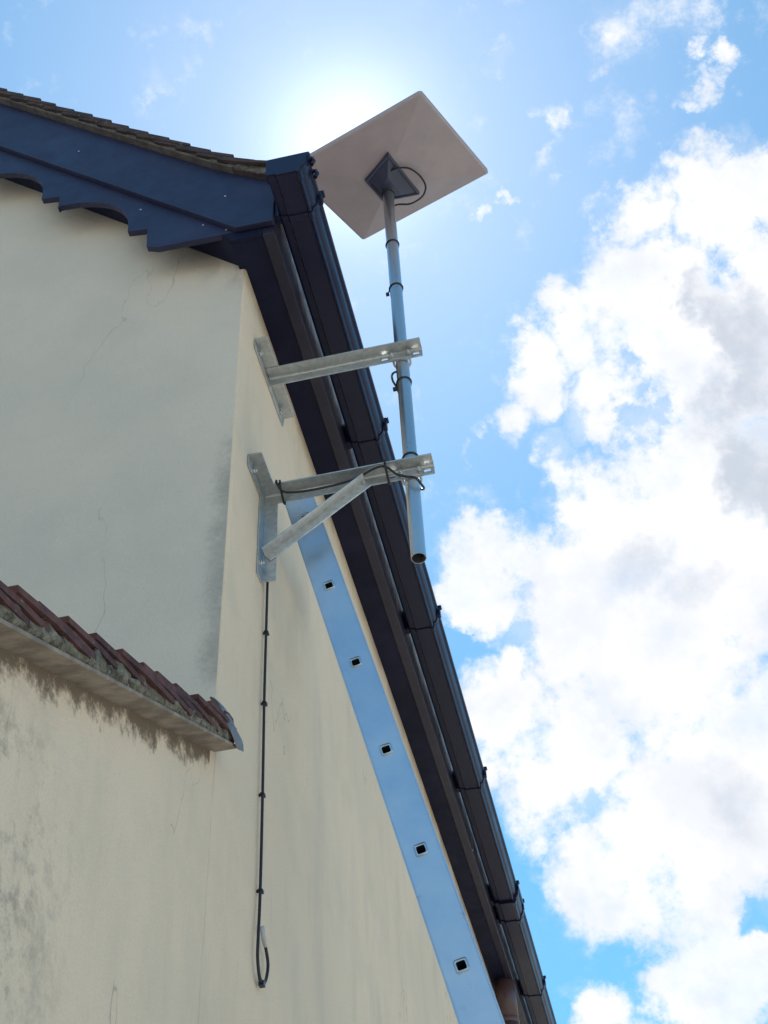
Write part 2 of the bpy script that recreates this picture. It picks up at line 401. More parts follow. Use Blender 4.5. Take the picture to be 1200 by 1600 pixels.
M_MORTAR2 = simple('weathered_mortar', (.13, .115, .10), .95, 0, (50, .9, .008), .5, 35)
M_LEAD = simple('lead_sheet', (.20, .21, .23), .55, .25, (30, .4, .003), .25, 20)
M_CABLE = simple('black_cable_sheath', (.012, .012, .018), .45)
M_TIE = simple('black_nylon', (.01, .01, .013), .4)
_d = MT('white_dish_plastic', (.40, .355, .385), .55); _c = _d.mix(_d.ramp(_d.noise(7, 5, .6), .35, .7), (.38, .325, .350), (.43, .37, .395)); _c = _d.mix(_d.ramp(_d.noise(16, 4, .7, loc=(3, 1, 2)), .62, .72, 0, .15), _c, (.22, .20, .22)); _d.col(_c); _d.bump(_d.noise(80, 4, .6), .08, .0006); M_DISH = _d.m
M_MOUNT = simple('grey_mount_plastic', (.045, .055, .10), .45, 0, (60, .1, .0006), .12, 10)
M_PIPE = simple('brown_pipe_plastic', (.10, .058, .060), .4, 0, (20, .1, .002), .15, 8)
M_WHITE = simple('white_plastic', (.5, .5, .5), .4)
M_BLACK = simple('tube_inside_darkness', (.01, .01, .012), .8)
M_SCREW = simple('screw_head_steel', (.6, .6, .6), .35, .7)
def paving():
    t = MT('paving', (.36, .34, .30), .85, 0, .3)
    br = t.N.new('ShaderNodeTexBrick'); t.L(t.pos, br.inputs['Vector']); br.inputs['Scale'].default_value = 1.6
    br.inputs['Color1'].default_value = (.40, .37, .32, 1); br.inputs['Color2'].default_value = (.33, .31, .27, 1); br.inputs['Mortar'].default_value = (.16, .15, .13, 1); br.inputs['Mortar Size'].default_value = .012
    c = t.mix(t.ramp(t.noise(2, 6, .65), .4, .7, 0, .5), br.outputs['Color'], (.25, .235, .20))
    t.col(c); t.bump(t.noise(40, 5, .7), .4, .004); return t.m

# ---------------------------------------------------------------- ground
g = MB(); g.add([(-400, -400, 0), (400, -400, 0), (400, 400, 0), (-400, 400, 0)], [(0, 1, 2, 3)])
tag(g.build('ground', paving()), kind='structure')

# ---------------------------------------------------------------- house
ZW = 5.2535; XF = .127; W = 7.0; D = 9.0; LD = 2.6; AP = W / 2
house = thing('house', (0, 0, 0), 'cream rendered house with dark scalloped gable board, black gutter and tiled lean-to roof', 'house')
def lz(y): return 3.352 + .517 * y                       # underside of the lean-to verge
def mir(m):                                             # the same thing on the far slope
    b = len(m.v); nf = len(m.f)
    m.v += [Vector((-W - v.x, v.y, v.z)) for v in m.v[:b]]
    for i in range(nf): m.f.append([b + k for k in m.f[i][::-1]]); m.sm.append(m.sm[i])

m = MB()
def grid(m, us, vs_of, pt, smooth=True, flip=False):
    n = len(vs_of(us[0])); base = [[pt(u, v) for v in vs_of(u)] for u in us]
    vs = [p for c in base for p in c]; fs = []
    for i in range(len(us) - 1):
        for k in range(n - 1):
            f = (i * n + k, (i + 1) * n + k, (i + 1) * n + k + 1, i * n + k + 1); fs.append(f[::-1] if flip else f)
    m.add(vs, fs, smooth)
def lin(a, b, n): return [a + (b - a) * i / n for i in range(n + 1)]
# side wall: behind the lean-to and the main run, one continuous plane
NZ = 260
def edge_jit(z):                                        # the worn, hand-trowelled arris
    return .0035 * (noise.noise(Vector((0, 0, z * 9))) + .7 * noise.noise(Vector((3, 0, z * 31))) + .5 * noise.noise(Vector((5, 0, z * 90))))
grid(m, lin(-LD, 0, 8), lambda y: lin(0, lz(y) + .012, 12), lambda y, z: (0, y, z))
grid(m, lin(.008, D, 6), lambda y: lin(0, ZW + .01, NZ), lambda y, z: (0, y, z))
def cx(z): return (-.001 + edge_jit(z), 0)
grid(m, [0, 1, 2, 3], lambda u: lin(0, ZW + .01, NZ), lambda u, z: [(-.010, 0, z), (-.0045 + edge_jit(z) * .8, .0008 + edge_jit(z + 7) * .6, z), (-.0008 + edge_jit(z) * .6, .0045 + edge_jit(z + 3) * .6, z), (0, .008, z)][u])
# gable wall up to the rake
grid(m, [-W, -AP, -.010], lambda x: lin(0, ZW + .01 + (min(-x, W + x) if x < -.011 else 0), NZ), lambda x, z: (x, 0, z))
# the rest of the shell
m.add([(-W, 0, 0), (-W, D, 0), (-W, D, ZW), (-W, 0, ZW)], [(3, 2, 1, 0)])
m.add([(0, D, 0), (-W, D, 0), (-W, D, ZW), (-AP, D, ZW + AP), (0, D, ZW)], [(0, 1, 2, 3, 4)])
m.add([(0, -LD, 0), (-3.6, -LD, 0), (-3.6, -LD, lz(-LD)), (0, -LD, lz(-LD))], [(0, 3, 2, 1)])
m.add([(-3.6, -LD, 0), (-3.6, 0, 0), (-3.6, 0, lz(0)), (-3.6, -LD, lz(-LD))], [(0, 3, 2, 1)])
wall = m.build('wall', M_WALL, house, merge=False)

# boxed eaves
m = MB(); m.box((0 - .02, -.095, ZW), (.0872, D, ZW + .016)); m.box((-W - .0872, -.095, ZW), (-W + .02, D, ZW + .016))
m.prism([(-.015, -.108, 5.252 + .015), (-.015, -.108, 5.285 + .015), (-AP, -.108, 5.285 + AP), (-AP, -.108, 5.252 + AP)], (0, .125, 0))
m.prism([(-W + .015, -.108, 5.267), (-W + .015, -.108, 5.30), (-AP, -.108, 5.285 + AP), (-AP, -.108, 5.252 + AP)], (0, .125, 0))
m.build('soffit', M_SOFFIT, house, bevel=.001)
m = MB(); m.box((-.02, -.1082, ZW + .001), (.0870, -.0955, 5.305)); m.build('box_end_packer', M_SOFFIT, house)
m = MB(); m.box((-W - XF, -.108, ZW - .007), (-W - .0874, D, 5.50)); m.build('fascia', M_FASCIA, house, bevel=.0025)
m = MB(); m.box((.0874, -.108, ZW - .007), (XF, D, 5.50)); fas = m.build('fascia', M_FASCIA, house, bevel=.0025)
for y in (.96, 3.55, 6.1):
    s = MB(); s.tube([(XF - .001, y, 5.268), (XF + .003, y, 5.268)], .0045, 10); s.build('screw', M_SCREW, fas)

def bend(x, z):                                         # the roof kicks out over the last courses
    xx = x if x > -AP else -W - x
    return z + .62 * max(0, xx + .15) ** 2
# upper gable board
top = [(.127, .0)] + [(x, 0) for x in (.08, .03, -.02, -.08, -.15)]
pts = [(.127, 5.288), (.004, 5.292), (-AP, 5.300 + AP)]
up = [(-AP, 5.625 + AP)] + [(x, bend(x, 5.625 - x)) for x in (-.15, -.08, -.02, .03, .08, .127)]
m = MB(); m.prism([(x, -.130, z) for x, z in pts + up], (0, .021, 0)); mir(m)
m.build('gable_board', M_BARGE, house, bevel=.0022)
# scalloped board below and behind it
prof = [(.118, 5.297), (-.262, 5.312), (-.303, 5.332), (-.309, 5.440)]
A = [-.309, 5.440]; per = .355
while A[0] > -AP - .1:
    bx, bz = A[0] - .070, A[1] + .012
    prof.append((bx, bz))
    cx_, cz_ = A[0] - .345, bz; 
    for k in range(1, 13):
        a = math.pi / 2 * k / 12; prof.append((cx_ + .275 * math.cos(a), cz_ + .275 * math.sin(a) ** .85))
    A = [A[0] - per, A[1] + per]; prof.append((A[0] + .004, A[1] - .080)); prof.append((A[0], A[1]))
prof = [p for p in prof if p[0] > -AP]
topl = [(-AP, 5.45 + AP)] + [(.118, 5.33)]
m = MB()
poly = prof + [(-AP, min(prof[-1][1] + .03, 5.44 + AP))] + topl
m.prism([(x, -.1085, z) for x, z in poly], (0, .021, 0)); mir(m)
m.build('scalloped_board', M_BARGE, house, bevel=.0015, merge=False)

gb = [o for o in house.children if o.name == 'gable_board'][0]; sb_ = [o for o in house.children if o.name == 'scalloped_board'][0]
for (x, y, z), par in (((-.345, -.1087, 5.575), sb_), ((-.115, -.1087, 5.385), sb_), ((-.035, -.1087, 5.325), sb_), ((-.62, -.1302, 6.06), gb), ((-.04, -.1302, 5.50), gb)):
    b = MB(); b.tube([(x, y, z), (x, y - .002, z)], .0035, 10); b.build('nail_head', M_SCREW, par)
# main roof: courses of plain tiles on both slopes
S2 = math.sqrt(.5)
def roof_tiles():
    m = MB(); rnd = random.Random(3); g_ = .115; n = int((AP + .105) / S2 / g_)
    for k in range(n):
        tail = .148 - k * g_                              # distance below the wall line along the slope
        for side in (0, 1):
            cols = [(-.163 + .166 * j, -.163 + .166 * (j + 1) - .003) for j in range(5)] + [(-.163 + .83, D + .18)]
            for j, (y0, y1) in enumerate(cols):
                jj = rnd.uniform(-.006, .006) if j < 5 else 0; lift = rnd.uniform(-.002, .003); dy = rnd.uniform(-.006, .002) if j == 0 else 0
                u1 = tail + jj; u0 = u1 - .265
                def P(u, v, y):
                    x = (u + v) * S2; z = 5.593 + (-u + v) * S2
                    z = bend(x, z); 
                    return Vector((x if side == 0 else -W - x, y, z))
                v1 = .050 + lift; v0 = .022
                if P(u0, v0, 0).x < -AP and side == 0: u0 = -AP / S2 + .05
                if side == 1 and P(u0, v0, 0).x > -AP: u0 = -AP / S2 + .05
                um = (u0 + u1) / 2; vm = (v0 + v1) / 2 + .002
                ring = [(u0, v0), (um, vm), (u1, v1), (u1, v1 + .013), (um, vm + .013), (u0, v0 + .013)]
                a = [P(u, v, y0 + dy) for u, v in ring]; b = [P(u, v, y1) for u, v in ring]
                m.add(a + b, [(5, 4, 3, 2, 1, 0), (6, 7, 8, 9, 10, 11)] + [(i, (i + 1) % 6, 6 + (i + 1) % 6, 6 + i) for i in range(6)])
    m.tube([(-AP, -.17, 5.593 + AP + .04), (-AP, D + .17, 5.593 + AP + .04)], .11, 16)      # ridge
    return m
roof = roof_tiles().build('roof', M_TILE, house, merge=False)
def strip(u0, u1, v0, v1, y0, y1, wob=0, n=60, seed=0, both=True):
    m = MB()
    us = lin(u0, u1, n); rows = []
    for u in us:
        q = Vector((u * 6, seed, 0)); d0 = wob * noise.noise(q * 3) + wob * .6 * noise.noise(q * 9); d1 = wob * noise.noise(q * 5 + Vector((0, 9, 0)))
        r = []
        for (v, y) in ((v0, y0 + d0), ((v0 + v1) / 2, y0 + d1), (v1 + d1, y0 + d0 * 1.4), (v1, y1), (v0, y1)):
            x = (u + v) * S2; r.append(Vector((x, y, bend(x, 5.593 + (-u + v) * S2))))
        rows.append(r)
    vs = [p for r in rows for p in r]; fs = []
    for i in range(n):
        for k in range(5): fs.append((i * 5 + k, i * 5 + (k + 1) % 5, (i + 1) * 5 + (k + 1) % 5, (i + 1) * 5 + k))
    fs += [tuple(range(5))[::-1], tuple(range(n * 5, n * 5 + 5))]
    m.add(vs, fs, wob > 0)
    if both: mir(m)
    return m
strip(-AP / S2 + .01, -.035, .012, .019, -.156, .3).build('undercloak', M_BOARD2, roof)
m = strip(-.037, .150, .012, .030, -.150, .3, both=False); m.build('eaves_course', M_TILE, roof)
strip(-AP / S2 + .02, .132, .018, .052, -.151, .02, .006, 260, 3).build('verge_mortar', M_MORTAR2, roof, merge=False)

# ---- lean-to roof at the side of the gable
pa = math.atan(.517); cu, su = math.cos(pa), math.sin(pa)
def LP(x, u, v):                                        # u runs down the slope towards the viewer, v out of the roof
    return Vector((x, -u * cu - v * su, 3.352 - u * su + v * cu))
LTX = -3.65; UL = (LD + .12) / cu
def lean_tiles():
    m = MB(); rnd = random.Random(11); k = 0; tail = .075
    while tail < UL + .05:
        cols = [(.050 - .165 * (j + 1) + .003, .050 - .165 * j) for j in range(3)] + [(LTX, .050 - .495)]
        for j, (x0, x1) in enumerate(cols):
            u1 = tail + rnd.uniform(-.012, .012); u0 = max(.012, u1 - .262); lift = rnd.uniform(-.004, .004)
            v1 = .060 + lift; v0 = .060 - .043 * (u1 - u0) / .262 + rnd.uniform(-.002, .002); x1 += rnd.uniform(-.003, .007) if j == 0 else 0
            um = (u0 + u1) / 2; vm = (v0 + v1) / 2 + .004; T = .0115
            ring = [(u0, v0), (um, vm), (u1, v1 - .001), (u1 + .001, v1 + T - .002), (um, vm + T), (u0, v0 + T)]
            a = [LP(x0, u, v) for u, v in ring]; b = [LP(x1, u, v) for u, v in ring]
            m.add(a + b, [(5, 4, 3, 2, 1, 0), (6, 7, 8, 9, 10, 11)] + [(i, (i + 1) % 6, 6 + (i + 1) % 6, 6 + i) for i in range(6)])
        tail += .104; k += 1
    return m
lr = lean_tiles().build('lean_to_roof', M_TILE2, house, merge=False)
m = MB(); m.obox(LP(LTX, .004, 0), (.052 - LTX, 0, 0), LP(0, UL, 0) - LP(0, .004, 0), LP(0, 0, .007) - LP(0, 0, 0))
m.build('undercloak', M_BOARD, lr, bevel=.001)
m = MB(); n = 340; rows = []
for i in range(n + 1):
    u = .01 + (UL - .02) * i / n; q = Vector((u * 14, 2, 0)); r = []
    saw = .022 + .038 * (((u - .075) / .104) % 1.0)
    for v, x in ((.0075, .046), (.018, .050), (.030, .049), (max(.034, saw * .9), .0455), (.056, -.05), (.0075, -.05)):
        d = .007 * noise.noise(q + Vector((0, v * 90, 0))) + .006 * noise.noise(q * 3.1 + Vector((0, v * 200, 4))) if x > 0 else 0
        r.append(LP(x + d, u, v + (.012 * noise.noise(q * 2.3) + .006 * noise.noise(q * 6) if v > .03 and x > 0 else 0)))
    rows.append(r)
vs = [p for r in rows for p in r]
m.add(vs, [(i * 6 + k, i * 6 + (k + 1) % 6, (i + 1) * 6 + (k + 1) % 6, (i + 1) * 6 + k) for i in range(n) for k in range(6)], True)
m.add(rows[0], [tuple(range(6))[::-1]]); m.add(rows[-1], [tuple(range(6))])
m.build('verge_mortar', M_MORTAR, lr, merge=False)
# lead flashing dressed over the top end of the verge and against the gable wall
m = MB()
rows = [((-.0, -.075, 3.452), (.002, -.030, 3.462), (.003, .004, 3.462)), ((.030, -.105, 3.420), (.034, -.06, 3.436), (.030, .008, 3.440)), ((.052, -.108, 3.372), (.058, -.062, 3.388), (.046, -.024, 3.402)),
        ((.057, -.088, 3.345), (.064, -.05, 3.366), (.053, -.014, 3.382)), ((.060, -.045, 3.338), (.070, -.02, 3.360), (.060, .016, 3.376)), ((.056, -.024, 3.330), (.066, .0, 3.342), (.058, .024, 3.352))]
vs = [Vector(p) for r in rows for p in r]
m.add(vs, [(i * 3 + k, i * 3 + k + 1, (i + 1) * 3 + k + 1, (i + 1) * 3 + k) for i in range(5) for k in range(2)], True)
lead = m.build('lead_flashing', M_LEAD, lr)
so = lead.modifiers.new('thick', 'SOLIDIFY'); so.thickness = .0022; sb = lead.modifiers.new('smooth', 'SUBSURF'); sb.levels = sb.render_levels = 2
m = MB(); m.box((LTX, -.055, 3.40), (-.012, -.002, 3.402)); m.box((LTX, -.006, 3.40), (-.012, -.002, 3.45))
m.build('lead_flashing', M_LEAD, lr)

# ---- gutter
GO = [(.142, 5.425), (.142, 5.336), (.149, 5.3305), (.170, 5.3295), (.173, 5.3225), (.236, 5.322), (.2398, 5.3158), (.2455, 5.3160), (.2478, 5.3225), (.2468, 5.334), (.2492, 5.343), (.2565, 5.348), (.2618, 5.358), (.2642, 5.376), (.2648, 5.396), (.2662, 5.402), (.2728, 5.404), (.2742, 5.412), (.2735, 5.424), (.262, 5.425)]
def offs(pts, d):                                       # offset an open outline outwards
    out = []
    for i, p in enumerate(pts):
        a = Vector(pts[max(i - 1, 0)]); b = Vector(pts[min(i + 1, len(pts) - 1)]); t = (b - a).normalized(); nrm = Vector((t.y, -t.x)) * -1
        out.append((p[0] - nrm.x * d, p[1] - nrm.y * d))
    return out
def ushape(pts, d0, d1, y0, y1):
    m = MB(); o = offs(pts, d1); i_ = offs(pts, d0)
    poly = o + i_[::-1]; n = len(poly); k = len(pts)
    a = [Vector((x, y0, z)) for x, z in poly]; b = [Vector((x, y1, z)) for x, z in poly]
    fs = [(i, (i + 1) % n, n + (i + 1) % n, n + i) for i in range(n)]
    for i in range(k - 1):
        fs.append((i, n - 1 - i, n - 2 - i, i + 1)); fs.append((n + i, n + i + 1, 2 * n - 2 - i, 2 * n - 1 - i))
    m.add(a + b, fs); return m
YG = -.258
gut = ushape(GO, -.0025, 0, YG, D + .2).build('gutter', M_GUTTER, house)
cap = MB(); cap.prism([(x, YG - .004, z) for x, z in offs(GO[:-1], .003)], (0, .005, 0)); 
cap.build('stop_end', M_GUTTER, gut, bevel=.001)
ushape(GO[:-1], .0005, .005, YG, YG + .03).build('stop_end', M_GUTTER, gut)
def clip(y, w=.024, knob=True, dep=.0045):
    m = ushape(GO[1:-3], .0005, dep, y - w / 2, y + w / 2)
    if knob:
        m.box((.268, y - w / 2, 5.385), (.281, y + w / 2, 5.433)); m.box((.262, y - w / 2, 5.428), (.281, y + w / 2, 5.436)); m.tube([(.283, y - w / 2, 5.432), (.283, y + w / 2, 5.432)], .005, 8)
    m.box((XF, y - w * .7, 5.33), (.1415, y + w * .7, 5.44))
    return m
for y in (-.10, .87, 1.93, 3.12, 5.28, 6.35, 7.4, 8.45):
    clip(y).build('gutter_clip', M_GUTTER, gut, bevel=.001)
un = ushape(GO[:-1], .0005, .0075, 4.17, 4.40).build('gutter_union', M_GUTTER, gut)
clip(4.19, .03, True, .013).build('union_strap', M_GUTTER, un, bevel=.001); clip(4.385, .03, True, .013).build('union_strap', M_GUTTER, un, bevel=.001)
for y in (-.235, -.19):
    m = MB(); m.tube([(.262, y, 5.428), (.281, y, 5.424), (.286, y, 5.405), (.279, y, 5.385)], .007, 8); m.build('end_clip', M_GUTTER, gut)

# ---- soil pipe rising into the soffit
pm = MB(); pm.tube([(.072, 4.92, 0), (.072, 4.92, ZW + .004)], .055, 28)
pipe = pm.build('soil_pipe', M_PIPE, house)
pm = MB(); pm.tube([(.072, 4.92, 5.00), (.072, 4.92, 5.003), (.072, 4.92, 5.026), (.072, 4.92, 5.03)], [.056, .061, .061, .056], 28); pm.build('pipe_collar', M_PIPE, pipe)
pm = MB(); pm.tube([(.072, 4.92, 5.03), (.072, 4.92, ZW + .003)], .0585, 28); pm.build('pipe_socket', M_PIPE, pipe)

# ---------------------------------------------------------------- wall brackets and mast
XP, YP = .4368, .3032; RP = .0212
YA = YP - RP - .0045                                     # face of the arms' vertical leaf
def angle_x(m, x0, x1, z, y=YA, hl=.042, vl=.042, t=.004):   # L bar along X: flat leaf towards the viewer, upright leaf hanging down
    m.box((x0, y - hl, z - t), (x1, y + t, z)); m.box((x0, y, z - vl), (x1, y + t, z - t))
def hole_leaf(m, x0, x1, y, t, z0, z1, holes):           # upright leaf with real slots through it
    xs = [x0]; 
    for hx, hw in holes: xs += [hx - hw / 2, hx + hw / 2]
    xs.append(x1); hz0 = (z0 + z1) / 2 - .005; hz1 = hz0 + .010
    for i in range(len(xs) - 1):
        if i % 2 == 0: m.box((xs[i], y, z0), (xs[i + 1], y + t, z1))
        else: m.box((xs[i], y, z0), (xs[i + 1], y + t, hz0)); m.box((xs[i], y, hz1), (xs[i + 1], y + t, z1))
def bolt(m, c, d, r=.009, h=.006, washer=.012):
    c = Vector(c); d = Vector(d); m.tube([c, c + d * .0015], washer, 14); m.tube([c + d * .0015, c + d * (.0015 + h)], r, 6); m.tube([c + d * h, c + d * (h + .007)], r * .5, 8)
def bracket(name, label, za, lower):
    zt = za + .016
    t = thing(name, (0, YP, za - .02), label, 'mast bracket', 'galvanised brackets holding the dish mast')
    y0, y1 = (.112, YA + .004) if lower else (.118, .452)
    m = MB(); m.box((.001, y0, zt - .042), (.005, y1, zt)); m.box((.005, y0, zt - .004), (.043, y1 if not lower else YA - .042 + .0, zt)) if lower else m.box((.005, y0, zt - .004), (.043, y1, zt))
    pl = m.build('wall_plate', M_GALV, t, bevel=.0012)
    for yy in ((y0 + .045,) if lower else (y0 + .045, y1 - .045)):
        b = MB(); bolt(b, (.005, yy, zt - .024), (1, 0, 0)); b.build('anchor_bolt', M_GALV, pl)
    X1 = .507
    za_ = zt - (.0 if lower else .0045)
    m = MB(); x0 = .006
    m.box((x0, YA - .042, za_ - .004), (X1, YA + .004, za_))
    hole_leaf(m, x0, X1, YA, .004, za_ - .040, za_ - .004, [(XP - .052, .020), (XP + .050, .020)])
    m.prism([(x0, YA, za_ - .004), (x0, YA - .006, za_ - .004), (x0, YA - .0018, za_ - .0058), (x0, YA, za_ - .010)], (X1 - x0, 0, 0))
    arm = m.build('arm', M_GALV, t, bevel=.0007, merge=False)
    if lower:
        m = MB(); zb = 4.118; m.box((.001, YA - .042, zb), (.005, YA, zt - .0425)); m.box((.001, YA, zb), (.044, YA + .004, za_ - .0405))
        leg = m.build('leg', M_GALV, t, bevel=.0012)
        b = MB(); bolt(b, (.005, YA - .022, zb + .05), (1, 0, 0)); b.build('anchor_bolt', M_GALV, leg)
        # brace: an angle bar from the foot of the leg up to the arm
        p0 = Vector((.012, 0, 4.212)); p1 = Vector((.305, 0, za_ - .024)); d = (p1 - p0).normalized(); nrm = Vector((-d.z, 0, d.x))
        m = MB(); L_ = (p1 - p0).length
        o = Vector((p0.x, YA - .0345, p0.z)); m.obox(o, d * L_, (0, .030, 0), nrm * .004); m.prism([o + Vector((0, .0315, 0)), o + Vector((0, .0395, 0)), o + Vector((0, .0395, 0)) - nrm * .0055], d * L_)
        o = Vector((p0.x, YA - .0048, p0.z)) - nrm * .026; m.obox(o, d * L_, (0, .004, 0), nrm * .030)
        m.build('brace', M_GALV, t, bevel=.0007, merge=False)
        b = MB(); bolt(b, (.300, YA - .0005, za_ - .034), (0, -1, 0), .006, .003, .008); b.build('brace_bolt', M_GALV, t)
    # U bolt round the mast with saddle and nuts
    zc = za_ - .023; ru = RP + .0055
    m = MB(); path = [(XP - ru, YA - .020, zc), (XP - ru, YP, zc)] + [(XP - ru * math.cos(a), YP + ru * math.sin(a), zc) for a in [math.pi * k / 14 for k in range(1, 14)]] + [(XP + ru, YP, zc), (XP + ru, YA - .020, zc)]
    m.tube(path, .0038, 10); ub = m.build('u_bolt', M_GALV, t)
    for sx in (-1, 1):
        b = MB(); b.tube([(XP + sx * ru, YA - .0045, zc), (XP + sx * ru, YA - .006, zc)], .0105, 14); b.tube([(XP + sx * ru, YA - .006, zc), (XP + sx * ru, YA - .013, zc)], .0078, 6); b.build('nut', M_GALV, ub)
    m = MB(); m.box((XP - ru - .008, YA - .0042, zc - .0165), (XP + ru + .008, YA - .0003, zc + .013)); m.build('saddle', M_GALV, t, bevel=.001)
    return t
bracket('wall_bracket', 'upper galvanised steel T shaped wall bracket without brace, just below the eaves', 5.014, False)
bracket('wall_bracket', 'lower galvanised steel wall bracket with diagonal brace and upright leg', 4.449, True)

ZB, ZT = 4.125, 6.112
m = MB(); n = 40; zs = lin(ZB, ZT, 20)
def ring(r, z): return [Vector((XP + r * math.cos(2 * math.pi * k / n), YP + r * math.sin(2 * math.pi * k / n), z)) for k in range(n)]
rows = [ring(RP, z) for z in zs] ; inner = [ring(RP - .0022, z) for z in (ZB, ZB + .5)]
vs = [p for r in rows for p in r]; m.add(vs, [(i * n + k, i * n + (k + 1) % n, (i + 1) * n + (k + 1) % n, (i + 1) * n + k) for i in range(len(rows) - 1) for k in range(n)], True)
m.add(rows[0] + inner[0], [(k, n + k, n + (k + 1) % n, (k + 1) % n) for k in range(n)])
m.add(inner[0] + inner[1], [(k, n + k, n + (k + 1) % n, (k + 1) % n) for k in range(n)], True); m.add(inner[1], [tuple(range(n))])
mast = thing('mast', (XP, YP, ZB), 'upright galvanised tube mast clamped to two brackets and carrying the flat dish', 'mast')
mt = m.build('tube', M_TUBE, mast, merge=False)

# ---------------------------------------------------------------- flat satellite dish seen from below
dn = Vector((.035, .311, -.95)).normalized(); dx = Vector((.934, -.348, -.08)); dx = (dx - dn * dx.dot(dn)).normalized(); dy = dn.cross(dx)
DC = Vector((.463, .234, 6.088))
dish = thing('satellite_dish', DC, 'flat off-white rectangular satellite antenna panel on top of the mast', 'satellite dish')
def DP(a, b, c): return DC + dx * a + dy * b + dn * c
m = MB(); hw, hh, rc = .2875, .2555, .011; out = []
for sx, sy, a0 in ((1, 1, 0), (-1, 1, 90), (-1, -1, 180), (1, -1, 270)):
    for k in range(7):
        a = math.radians(a0 + 15 * k); out.append((sx * (hw - rc) + rc * math.cos(a), sy * (hh - rc) + rc * math.sin(a)))
no = len(out); L0 = [DP(a * .985, b * .985, -.024) for a, b in out]; L1 = [DP(a, b, -.018) for a, b in out]; L2 = [DP(a, b, -.004) for a, b in out]; L3 = [DP(a * .975, b * .975, 0) for a, b in out]
q = [(k, (k + 1) % no, no + (k + 1) % no, no + k) for k in range(no)]
m.add(L0, [tuple(range(no))[::-1]])
for a, b in ((L0, L1), (L1, L2), (L2, L3)): m.add(a + b, q, True)
# shallow pyramid of the back
cen = [(.09, .09), (-.09, .09), (-.09, -.09), (.09, -.09)]; ct = [DP(a - .02, b - .01, .021) for a, b in cen]
for s in range(4):
    seg = L3[s * 7:(s + 1) * 7]; m.add(seg + [ct[s]], [(i, i + 1, 7) for i in range(6)])
    m.add([seg[-1], L3[((s + 1) * 7) % no], ct[(s + 1) % 4], ct[s]], [(0, 1, 2, 3)])
m.add(ct, [(0, 1, 2, 3)])
pan = m.build('panel', M_DISH, dish)
# mount: dark four sided boss with a lipped rim and a socket over the mast
base = [(.055, .112), (-.088, .050), (-.093, -.088), (.037, -.148)]
m = MB(); r0 = [DP(a, b, .012) for a, b in base]; r1 = [DP(a, b, .031) for a, b in base]
cxm = (-.030, -.030); r2 = [DP(cxm[0] + (a - cxm[0]) * .90, cxm[1] + (b - cxm[1]) * .92, .032) for a, b in base]
r3 = [DP(cxm[0] + (a - cxm[0]) * .87, cxm[1] + (b - cxm[1]) * .89, .024) for a, b in base]
r4 = [DP(-.045 + (a + .045) * .38, -.045 + (b + .045) * .42, .040) for a, b in base]
Q4 = [(k, (k + 1) % 4, 4 + (k + 1) % 4, 4 + k) for k in range(4)]
for a, b in ((r0, r1), (r1, r2), (r2, r3), (r3, r4)): m.add(a + b, Q4)
m.add(r4, [(0, 1, 2, 3)])
mo = m.build('mount_plate', M_MOUNT, dish, bevel=.003)
m = MB(); m.tube([(XP, YP, 6.092), (XP, YP, 6.10), (XP, YP, 6.135)], [.0235, .0265, .030], 28); m.build('socket', M_MOUNT, mo)

# ---------------------------------------------------------------- cable and its ties
cable = thing('antenna_cable', (.012, .363, 2.999), 'black cable looping from the dish, tied down the mast and hanging down the side wall', 'cable')
R_ = .0036
loop = bez([(.440, .222, 6.060), (.482, .202, 6.044), (.508, .204, 6.046), (.537, .216, 6.049), (.566, .256, 6.058), (.580, .305, 6.065), (.570, .335, 6.060), (.549, .338, 6.030), (.511, .334, 6.003), (.465, .330, 6.01), (.445, YP + RP + .004, 5.985), (.437, YP + RP + .004, 5.87)], 10)
down = bez([(.437, YP + RP + .004, 5.87), (.437, YP + RP + .004, 5.6), (.434, YP + RP + .004, 5.42), (.437, YP + RP + .004, 5.2), (.432, YP + RP + .006, 5.02), (.402, YP + .014, 4.975), (.400, YP + .010, 4.935), (.412, YP + .018, 4.895), (.425, YP + RP + .002, 4.80), (.425, YP + RP + .003, 4.62), (.409, YP + .012, 4.545), (.409, YP + .012, 4.510), (.428, YP + RP + .003, 4.470), (.455, YP + RP + .002, 4.425), (.468, YP + .004, 4.402), (.464, YP - .020, 4.396), (.452, YA - .016, 4.402), (.425, YA - .017, 4.414), (.398, YA - .018, 4.432), (.372, YA - .034, 4.452), (.34, YA - .036, 4.452), (.27, YA - .015, 4.445), (.17, YA - .020, 4.430), (.10, YA - .026, 4.428), (.068, YA - .030, 4.436), (.055, YA - .050, 4.452), (.050, YA - .040, 4.474), (.030, YA + .004, 4.482), (.012, YA + .020, 4.44), (.012, .305, 4.30), (.012, .307, 4.138), (.010, .315, 3.969), (.010, .318, 3.733), (.011, .325, 3.462), (.010, .333, 3.209), (.012, .322, 3.09), (.012, .322, 3.04), (.012, .340, 3.003), (.012, .362, 2.999), (.012, .388, 3.02), (.012, .402, 3.062), (.012, .385, 3.088), (.012, .368, 3.100)], 8)
m = MB(); m.tube(loop + down[1:], R_, 10); m.build('cable_run', M_CABLE, cable)
loop2 = bez([(.372, YA - .038, 4.458), (.33, YA - .046, 4.456), (.25, YA - .03, 4.452), (.16, YA - .036, 4.438), (.09, YA - .04, 4.436), (.066, YA - .034, 4.452)], 8)
m = MB(); m.tube([(.012, .378, 3.094), (.0125, .362, 3.104), (.013, .345, 3.125)], [.0045, .006, .005], 12); m.build('cable_connector', M_WHITE, cable)
